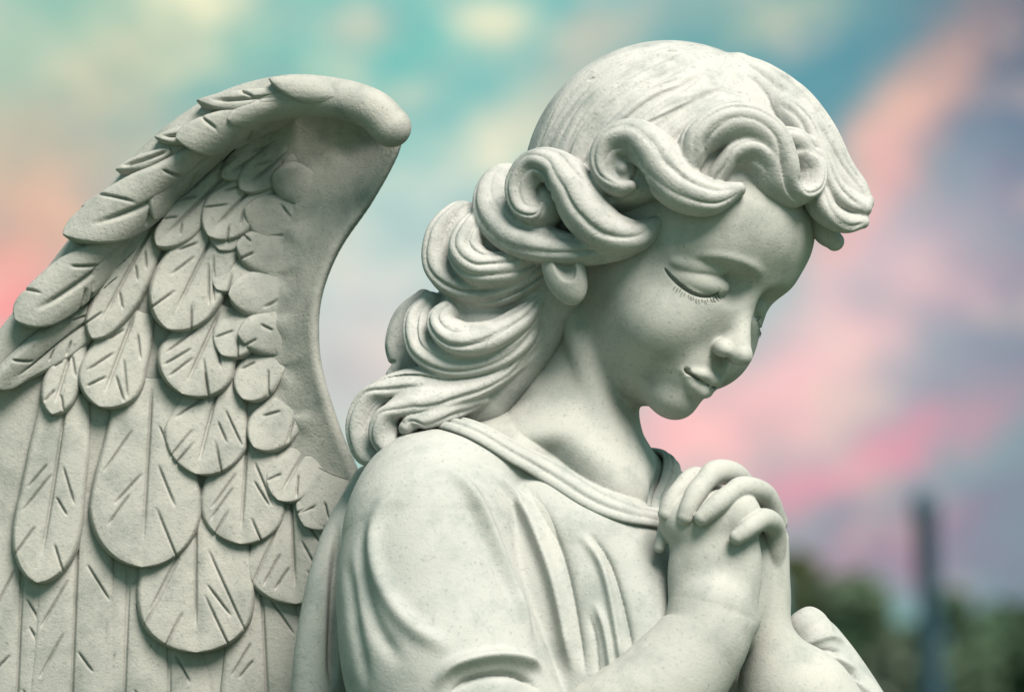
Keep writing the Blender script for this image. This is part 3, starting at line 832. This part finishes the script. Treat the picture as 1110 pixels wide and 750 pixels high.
_lo = np.r_[_poly.min(0) - .1, WZ - .7]; _hi = np.r_[_poly.max(0) + .1, WZ + 1.4]
wing.add(Prim(slab_f, _lo, _hi, .1))
wing.add(tube([at(-60, 478, -1.1), at(0, 390, -1.08), at(62, 312, -1.04), at(118, 240, -.98), at(175, 174, -.9), at(240, 128, -.76), at(305, 106, -.50), at(360, 106, -.28), at(402, 118, -.14), at(424, 138, -.12)],
              [.18, .20, .22, .23, .25, .26, .24, .22, .22, .22], k=.25))
wing_base = Sculpt(); wing_base.p = list(wing.p)
# depth of the carved ground, for laying feathers on it
GX = np.arange(-60, 470, 5.0); GY = np.arange(70, 900, 5.0)
gx, gy = np.meshgrid(GX, GY)
_z = np.full(gx.size, .8); _done = np.zeros(gx.size, bool)
def at_many(px, py, z):
    s = (D0 - z) / D0
    return np.stack([(px - 555) / 100 * s, EYE_Y + ((375 - py) / 100 - EYE_Y) * s, z], -1)
for _ in range(110):
    P = at_many(gx.ravel(), gy.ravel(), _z); wing_base.mg = 1.5
    d = wing_base(P); _done |= d < .004
    _z = np.where(_done, _z, _z - np.clip(d * .7, .004, .12))
    if _done.all(): break
wing_base.mg = .12
miss = _z < WZ - .8
ZM = np.where(miss, np.nan, _z).reshape(gx.shape)
for _ in range(40):                                    # carry the surface a little past its own outline
    nanm = np.isnan(ZM)
    if not nanm.any(): break
    pad = np.pad(ZM, 1, constant_values=np.nan)
    st = np.stack([pad[:-2, 1:-1], pad[2:, 1:-1], pad[1:-1, :-2], pad[1:-1, 2:]])
    with np.errstate(all='ignore'):
        import warnings; warnings.simplefilter('ignore')
        m = np.nanmean(st, 0) - .03
    ZM = np.where(nanm, m, ZM)
ZM = np.nan_to_num(ZM, nan=WZ)
def zmap(px, py, M=ZM):
    u = np.clip((px - GX[0]) / 5, 0, len(GX) - 1.001); v = np.clip((py - GY[0]) / 5, 0, len(GY) - 1.001)
    i, j = u.astype(int), v.astype(int); a, b = u - i, v - j
    return M[j, i] * (1 - a) * (1 - b) + M[j, i + 1] * a * (1 - b) + M[j + 1, i] * (1 - a) * b + M[j + 1, i + 1] * a * b
_sm = ZM.copy()
for _ in range(6):
    p_ = np.pad(_sm, 1, mode='edge'); _sm = (p_[:-2, 1:-1] + p_[2:, 1:-1] + p_[1:-1, :-2] + p_[1:-1, 2:] + p_[1:-1, 1:-1]) / 5
rng = random.Random(7)
def feather(root, tip, w, lift=.13, sink=.02, slits=3, vein=True, bend=0.0, rim=6, root_w=.6, full=.62, cut=.05, end_pow=2.3, base=0.0, ris=.8):
    """one carved feather lying on the wing: a domed blade with a rounded, raised tip, a cut vein and a few cut barbs"""
    x0, y0 = root; x1, y1 = tip
    Lg = math.hypot(x1 - x0, y1 - y0); ax = np.array([(x1 - x0) / Lg, (y1 - y0) / Lg]); nx = np.array([-ax[1], ax[0]])
    ns = int(max(30, min(Lg, 500) / 1.1)); nt = int(max(24, w / 1.05)) | 1
    s = np.linspace(0, 1, ns); s = 1 - (1 - s) ** 1.25
    t = np.linspace(-1, 1, nt); t = np.sign(t) * (1 - (1 - np.abs(t)) ** 1.3)
    S, T = np.meshgrid(s, t, indexing='ij')
    prof = root_w + (1 - root_w) * np.clip(S / full, 0, 1) ** .8
    prof = prof * np.where(S > full, np.maximum(1 - (np.clip((S - full) / (1 - full), 0, 1)) ** end_pow, 0) ** (1 / 2.0), 1)
    prof = np.maximum(prof, .004)
    wob = 1 + .035 * np.sin(S * 5 + rng.random() * 6) + .02 * np.sin(S * 11 + rng.random() * 6)
    hw = w / 2 * prof * wob
    lat = T * hw + bend * Lg * np.sin(np.pi * S * .5)
    px = x0 + ax[0] * S * Lg + nx[0] * lat; py = y0 + ax[1] * S * Lg + nx[1] * lat
    ed = (1 - np.abs(T)) * hw
    e = np.clip(ed / rim, 0, 1); edge = np.sqrt(np.maximum(1 - (1 - e) ** 2, 0))
    up = sink + (lift * 1.6 - sink) * S ** ris
    h = base + np.where(up > 0, up * (.2 + .8 * edge), up) + .035 * (1 - T ** 2)
    if vein:
        vw = 1.1 + .4 * (1 - S)
        h -= cut * 1.3 * np.exp(-(T * hw / vw) ** 2) * np.clip((S - .05) * 8, 0, 1) * np.clip((.86 - S) * 7, 0, 1)
        h -= .02 * np.exp(-(np.abs(T) * hw / 7) ** 2)
    for side in (-1, 1):
        n = slits
        for q in range(n):
            sc = .2 + (q + .5 + rng.uniform(-.45, .45)) / n * .62
            l0 = rng.uniform(.10, .34); l1 = l0 + rng.uniform(.3, .62)
            ang = rng.uniform(.8, 1.7)
            a0 = np.array([sc * Lg, side * l0 * w / 2]); a1 = np.array([sc * Lg + (l1 - l0) * w / 2 * ang * 1.3, side * l1 * w / 2])
            q0 = np.stack([S * Lg - a0[0], lat - bend * Lg * np.sin(np.pi * S * .5) - a0[1]], -1); ab = a1 - a0
            k = np.clip((q0 @ ab) / (ab @ ab), 0, 1)
            dd = np.sqrt(((q0 - k[..., None] * ab) ** 2).sum(-1))
            h -= cut * .95 * np.exp(-(dd / 1.1) ** 2) * (1 - (2 * k - 1) ** 4 * .8)
    z = zmap(px, py, _sm)
    # normal of the ground under each point
    ex = (zmap(px + 4, py, _sm) - zmap(px - 4, py, _sm)) / .08; ey = (zmap(px, py - 4, _sm) - zmap(px, py + 4, _sm)) / .08
    Nn = np.stack([-ex, -ey, np.ones_like(ex)], -1); Nn[..., :2] = np.clip(Nn[..., :2], -1.6, 1.6); Nn /= np.linalg.norm(Nn, axis=-1)[..., None]
    base_p = at_many(px.ravel(), py.ravel(), z.ravel()).reshape(*px.shape, 3)
    top = base_p + Nn * h[..., None]
    V = top.reshape(-1, 3)
    idx = np.arange(ns * nt).reshape(ns, nt)
    F = np.stack([idx[:-1, :-1], idx[1:, :-1], idx[1:, 1:], idx[:-1, 1:]], -1).reshape(-1, 4)
    ring = np.r_[idx[0, :], idx[1:, -1], idx[-1, -2::-1], idx[-2:0:-1, 0]]
    low = (base_p - Nn * .12).reshape(-1, 3)[ring]
    o = len(V); n = len(ring); r2 = np.arange(n); r3 = (r2 + 1) % n
    F2 = np.stack([ring[r2], ring[r3], o + r3, o + r2], -1)
    V = np.vstack([V, low])
    a, b, c = V[F[len(F) // 2][:3]]
    if np.cross(b - a, c - a)[2] < 0: F = F[:, ::-1]; 
    else: F2 = F2[:, ::-1]
    return V, np.vstack([F, F2])
def c6(u, v): return (u * .4402, 70 + v * .44)
def c7(u, v): return (u * .4935, 380 + v * .4935)
FE = []
def F6(r, t, w, **k): FE.append((c6(*r), c6(*t), w * .47, k))
def F7(r, t, w, **k): FE.append((c7(*r), c7(*t), w * .52, k))
# long quills at the foot of the wing, lowest layer
F7((55, 330), (30, 980), 190, slits=3, lift=.05, base=-.02, sink=-.12, ris=.22)
F7((175, 300), (150, 1000), 190, slits=3, lift=.06, sink=-.12, ris=.22)
F7((285, 420), (265, 1000), 170, slits=3, lift=.05, base=-.02, sink=-.12, ris=.22)
F7((372, 560), (372, 1000), 190, slits=3, lift=.05, base=-.03, sink=-.12, ris=.22)
F7((570, 430), (600, 1000), 200, slits=3, lift=.06, base=-.02, sink=-.12, ris=.22)
F7((690, 480), (700, 980), 190, slits=3, lift=.05, base=-.03, sink=-.12, ris=.22)
# large coverts
F7((640, 300), (652, 558), 205, slits=3, lift=.09)
F7((430, 300), (430, 664), 262, slits=3, lift=.12)
F7((148, 90), (72, 510), 152, slits=3, lift=.13, bend=-.03)
F7((335, 60), (312, 478), 228, slits=3, lift=.14, full=.7)
F7((545, 180), (528, 427), 182, slits=3, lift=.11)
F7((485, 60), (430, 274), 176, slits=3, lift=.13)
F7((735, 270), (688, 384), 110, slits=1, vein=False, lift=.09)
F7((690, 180), (614, 330), 118, slits=1, lift=.11, sink=-.16)
F7((170, -40), (116, 144), 84, slits=2, lift=.11)
F7((300, -90), (220, 127), 140, slits=3, lift=.13)
F7((490, -100), (400, 99), 172, slits=3, lift=.14)
F7((665, 90), (560, 214), 104, slits=1, vein=False, sink=-.16, root_w=.75, lift=.11)
F7((600, -10), (538, 109), 96, slits=1, vein=False, sink=-.10, root_w=.75, lift=.10)
# middle rows
F6((395, 360), (228, 680), 118, slits=3, lift=.12)
F6((560, 350), (412, 657), 178, slits=3, lift=.15)
F6((640, 575), (548, 720), 108, slits=1, vein=False, sink=-.10, root_w=.75, lift=.12)
F6((625, 430), (535, 560), 100, slits=1, vein=False, sink=-.10, root_w=.75, lift=.11)
F6((600, 340), (540, 462), 96, slits=0, vein=False, lift=.09)
F6((570, 260), (385, 452), 100, slits=2, lift=.13)
F6((655, 270), (512, 428), 128, slits=2, lift=.14)
for r_, t_, w_, n_ in [((760, 655), (592, 668), 100, 1), ((760, 555), (566, 572), 112, 1), ((765, 480), (584, 452), 106, 1), ((785, 415), (604, 362), 118, 1),
                       ((815, 330), (672, 268), 96, 0)]:
    F6(r_, t_, w_, slits=n_, vein=False, sink=-.24, lift=.12, root_w=.72, full=.6, rim=9)
F7((760, 270), (676, 386), 108, slits=1, vein=False, sink=-.14, lift=.11, root_w=.8)
F6((760, 180), (590, 310), 92, slits=1, lift=.12, sink=-.14)
F6((710, 180), (545, 278), 78, slits=1, lift=.11, sink=-.14)
# feathers lapped over the leading edge
EDGE = dict(end_pow=1.7, full=.5, rim=4)
F6((330, 560), (-20, 790), 100, slits=2, lift=.10, **EDGE)
F6((250, 440), (66, 585), 56, slits=1, lift=.06, **EDGE)
F6((330, 400), (205, 548), 62, slits=0, vein=False, lift=.09, **EDGE)
F6((340, 395), (52, 640), 98, slits=2, lift=.14, **EDGE)
F6((420, 210), (300, 272), 34, slits=0, lift=.08, **EDGE)
F6((330, 300), (215, 362), 34, slits=0, lift=.07, **EDGE)
F6((540, 190), (348, 356), 92, slits=1, vein=False, sink=-.10, root_w=.75, lift=.12, **EDGE)
F6((560, 180), (184, 440), 96, slits=2, lift=.15, **EDGE)
F6((520, 160), (394, 192), 38, slits=0, lift=.08, **EDGE)
F6((740, 108), (566, 128), 62, slits=0, vein=False, lift=.08, sink=-.09, **EDGE)
F6((740, 66), (500, 108), 44, slits=1, lift=.10, sink=-.08, **EDGE)
F6((740, 105), (444, 186), 84, slits=1, vein=False, sink=-.10, root_w=.75, lift=.14, **EDGE)
F6((900, 86), (672, 50), 60, slits=0, vein=False, lift=.06, sink=-.10, **EDGE)
# soft hollows and bumps in the unfeathered edge
for x, y, r, a in [(322, 250, .1, .05), (312, 300, .12, -.04), (305, 350, .1, .04), (318, 400, .12, -.03), (330, 455, .1, .04), (300, 420, .08, -.03), (375, 160, .1, -.04)]:
    h = hit(wing_base, x, y)
    wing.add(crease([h + np.array([.0, .12, 0]), h, h + np.array([-.12, -.14, 0])], r * 1.3, a * .6, (.45, .45)))
if ONLY in ('', 'wing') or 'w' in ONLY:
    V, F = mesh_sdf(wing, *bounds(wing), .022)
    wing_o = part('wing', V, F, M_WING)
    for r_, t_, w_, k_ in FE:
        V, F = feather(r_, t_, w_, **k_)
        part('feather', V, F, M_WING, wing_o)
# ================================================================= ground, trees and post far behind
def simple_mat(name, c1, c2, scale, rough=.8, c3=None):
    m = bpy.data.materials.new(name); m.use_nodes = True; nt = m.node_tree
    b = nt.nodes['Principled BSDF']; b.inputs['Roughness'].default_value = rough
    tc = nt.nodes.new('ShaderNodeTexCoord'); n = nt.nodes.new('ShaderNodeTexNoise'); r = nt.nodes.new('ShaderNodeValToRGB')
    n.inputs['Scale'].default_value = scale; n.inputs['Detail'].default_value = 6
    nt.links.new(tc.outputs['Object'], n.inputs['Vector']); nt.links.new(n.outputs[0], r.inputs[0])
    r.color_ramp.elements[0].position = .3; r.color_ramp.elements[1].position = .7
    r.color_ramp.elements[0].color = (*c1, 1); r.color_ramp.elements[1].color = (*c2, 1)
    nt.links.new(r.outputs[0], b.inputs['Base Color']); return m
M_GRASS = simple_mat('grass', (.022, .05, .018), (.05, .085, .03), .8)
M_BARK = simple_mat('bark', (.05, .04, .03), (.09, .075, .055), 6)
M_POST = simple_mat("weathered_post", (.010, .034, .055), (.018, .052, .08), 5, .6)
LEAVES = [simple_mat('leaf_dark', (.028, .065, .035), (.055, .10, .05), 3),
          simple_mat('leaf_mid', (.05, .09, .05), (.09, .13, .075), 3),
          simple_mat('leaf_brown', (.05, .07, .03), (.09, .11, .05), 3),
          simple_mat('leaf_pale', (.09, .13, .09), (.19, .21, .16), 3)]
g = np.concatenate([-np.geomspace(900, 3, 24), np.linspace(-2, 2, 5), np.geomspace(3, 900, 24)])
X, Y = np.meshgrid(g, g + 20, indexing='ij'); n = len(g)
Zg = .05 * np.sin(X * .13) * np.cos(Y * .11); Zg[(np.abs(X) < 3) & (np.abs(Y) < 3)] = 0
idx = np.arange(n * n).reshape(n, n)
F = np.stack([idx[:-1, :-1], idx[1:, :-1], idx[1:, 1:], idx[:-1, 1:]], -1).reshape(-1, 4)
ground = mesh_obj('ground', np.stack([X, Y, Zg], -1).reshape(-1, 3), F, M_GRASS, world=False); ground['kind'] = 'structure'

def world_at(px, Y):
    """ground position of something seen at column px, Y metres beyond the camera"""
    return (px - 555) / 100 / D0 * Y, -D0 * K + Y
def height_for(py, Y): return EYE_Z + (775 - py) / 100 / D0 * Y
def thing(name, label, cat, loc, group=None):
    o = bpy.data.objects.new(name, None); C.objects.link(o); o.location = loc; o['label'] = label; o['category'] = cat
    if group: o['group'] = group
    return o
def tree(px, py, Y, wpx, leaf, label, seed, name='bushy_tree'):
    rg = np.random.default_rng(seed)
    x, y = world_at(px, Y); H = height_for(py, Y); Wd = wpx / 100 / D0 * Y
    t = thing(name, label, 'tree', (x, y, 0), 'trees beyond the statue')
    # trunk with limbs
    V, F = [], []
    def limb(p, q, r0, r1):
        p, q = np.array(p, float), np.array(q, float); d = nrm(q - p); a = nrm(np.cross(d, (.3, .9, .2))); b = np.cross(d, a); o = len(V)
        for k in range(5):
            f = k / 4; c = p + (q - p) * f + a * .06 * math.sin(f * 3.1) * np.linalg.norm(q - p) * .4
            for j in range(7):
                an = j / 7 * 2 * math.pi; r = r0 + (r1 - r0) * f
                V.append(c + (a * math.cos(an) + b * math.sin(an)) * r)
        for k in range(4):
            for j in range(7): F.append((o + k * 7 + j, o + k * 7 + (j + 1) % 7, o + (k + 1) * 7 + (j + 1) % 7, o + (k + 1) * 7 + j))
    limb((0, 0, 0), (.05, 0, H * .62), .05 * H, .025 * H)
    cl = []
    for k in range(9):
        an = rg.random() * 6.28; z0 = H * rg.uniform(.18, .55); q = (math.cos(an) * Wd * rg.uniform(.2, .36), math.sin(an) * Wd * rg.uniform(.2, .36), H * rg.uniform(.5, .85))
        limb((0.02, 0, z0), q, .018 * H, .006 * H); cl.append(q)
    tr = mesh_obj('trunk', np.array(V), np.array(F), M_BARK, t, world=False)
    # crown: leaf clumps with gaps between
    cl = [np.array(q) for q in cl] + [np.array([rg.normal(0, Wd * .2), rg.normal(0, Wd * .2), H * rg.uniform(.3, .92)]) for _ in range(30)]
    P = []
    for q in cl:
        r = rg.uniform(.12, .2) * Wd
        u = rg.normal(size=(170, 3)); u /= np.linalg.norm(u, axis=1)[:, None]
        P.append(q + u * (r * rg.uniform(.5, 1.0, 170) ** .5)[:, None] * (1, 1, .8))
    P = np.concatenate(P); P[:, 2] = np.clip(P[:, 2], .1, H)
    m = len(P); s = rg.uniform(.06, .12, m) * max(1, Wd * .5)
    a = rg.normal(size=(m, 3)); a /= np.linalg.norm(a, axis=1)[:, None]; b = np.cross(a, rg.normal(size=(m, 3))); b /= np.linalg.norm(b, axis=1)[:, None]
    Vq = np.stack([P - a * s[:, None], P + b * s[:, None] * .55, P + a * s[:, None], P - b * s[:, None] * .55], 1).reshape(-1, 3)
    Fq = np.arange(4 * m).reshape(-1, 4)
    mesh_obj('crown', Vq, Fq, LEAVES[leaf], t, smooth=False, world=False)
for i, a in enumerate([
    (868, 578, 44, 80, 2, 'small brownish green tree right beside the clasped hands'),
    (935, 612, 40, 130, 1, 'mid green bushy tree between the brownish tree and the dark post'),
    (980, 680, 34, 80, 3, 'pale grey green bush low at the foot of the dark post'),
    (1068, 625, 46, 120, 0, 'dark green tree just right of the dark post'),
    (1125, 640, 38, 130, 0, 'darkest green tree cut off by the right edge, beyond the post'),
    (905, 670, 36, 110, 0, 'low dark green bush in front of the mid green tree, beside the sleeve'),
    (1040, 690, 32, 100, 1, 'low green bush on the near right side of the dark post'),
]): tree(*a, 100 + i)
# the tall post
Y = 30.0
x, y = world_at(1027, Y); H = height_for(532, Y)
post = thing('post', 'tall dark teal post standing alone among the trees at right', 'post', (x, y, 0))
def post_mesh():
    V, F = [], []
    prof = [(0, .085), (.12, .085), (.14, .072), (H * .5, .068), (H - .16, .064), (H - .14, .074), (H - .05, .074), (H - .02, .055), (H, .02)]
    for z, r in prof:
        for j in range(16):
            an = j / 16 * 2 * math.pi; V.append((r * math.cos(an) - (z / H) * .125, r * math.sin(an), z))
    for k in range(len(prof) - 1):
        for j in range(16): F.append((k * 16 + j, k * 16 + (j + 1) % 16, (k + 1) * 16 + (j + 1) % 16, (k + 1) * 16 + j))
    return np.array(V), np.array(F)
V, F = post_mesh(); mesh_obj('shaft', V, F, M_POST, post, world=False)

# ================================================================= names
angel['label'] = 'pale stone angel with one feathered wing, bowed head and clasped praying hands'
angel['category'] = 'statue'
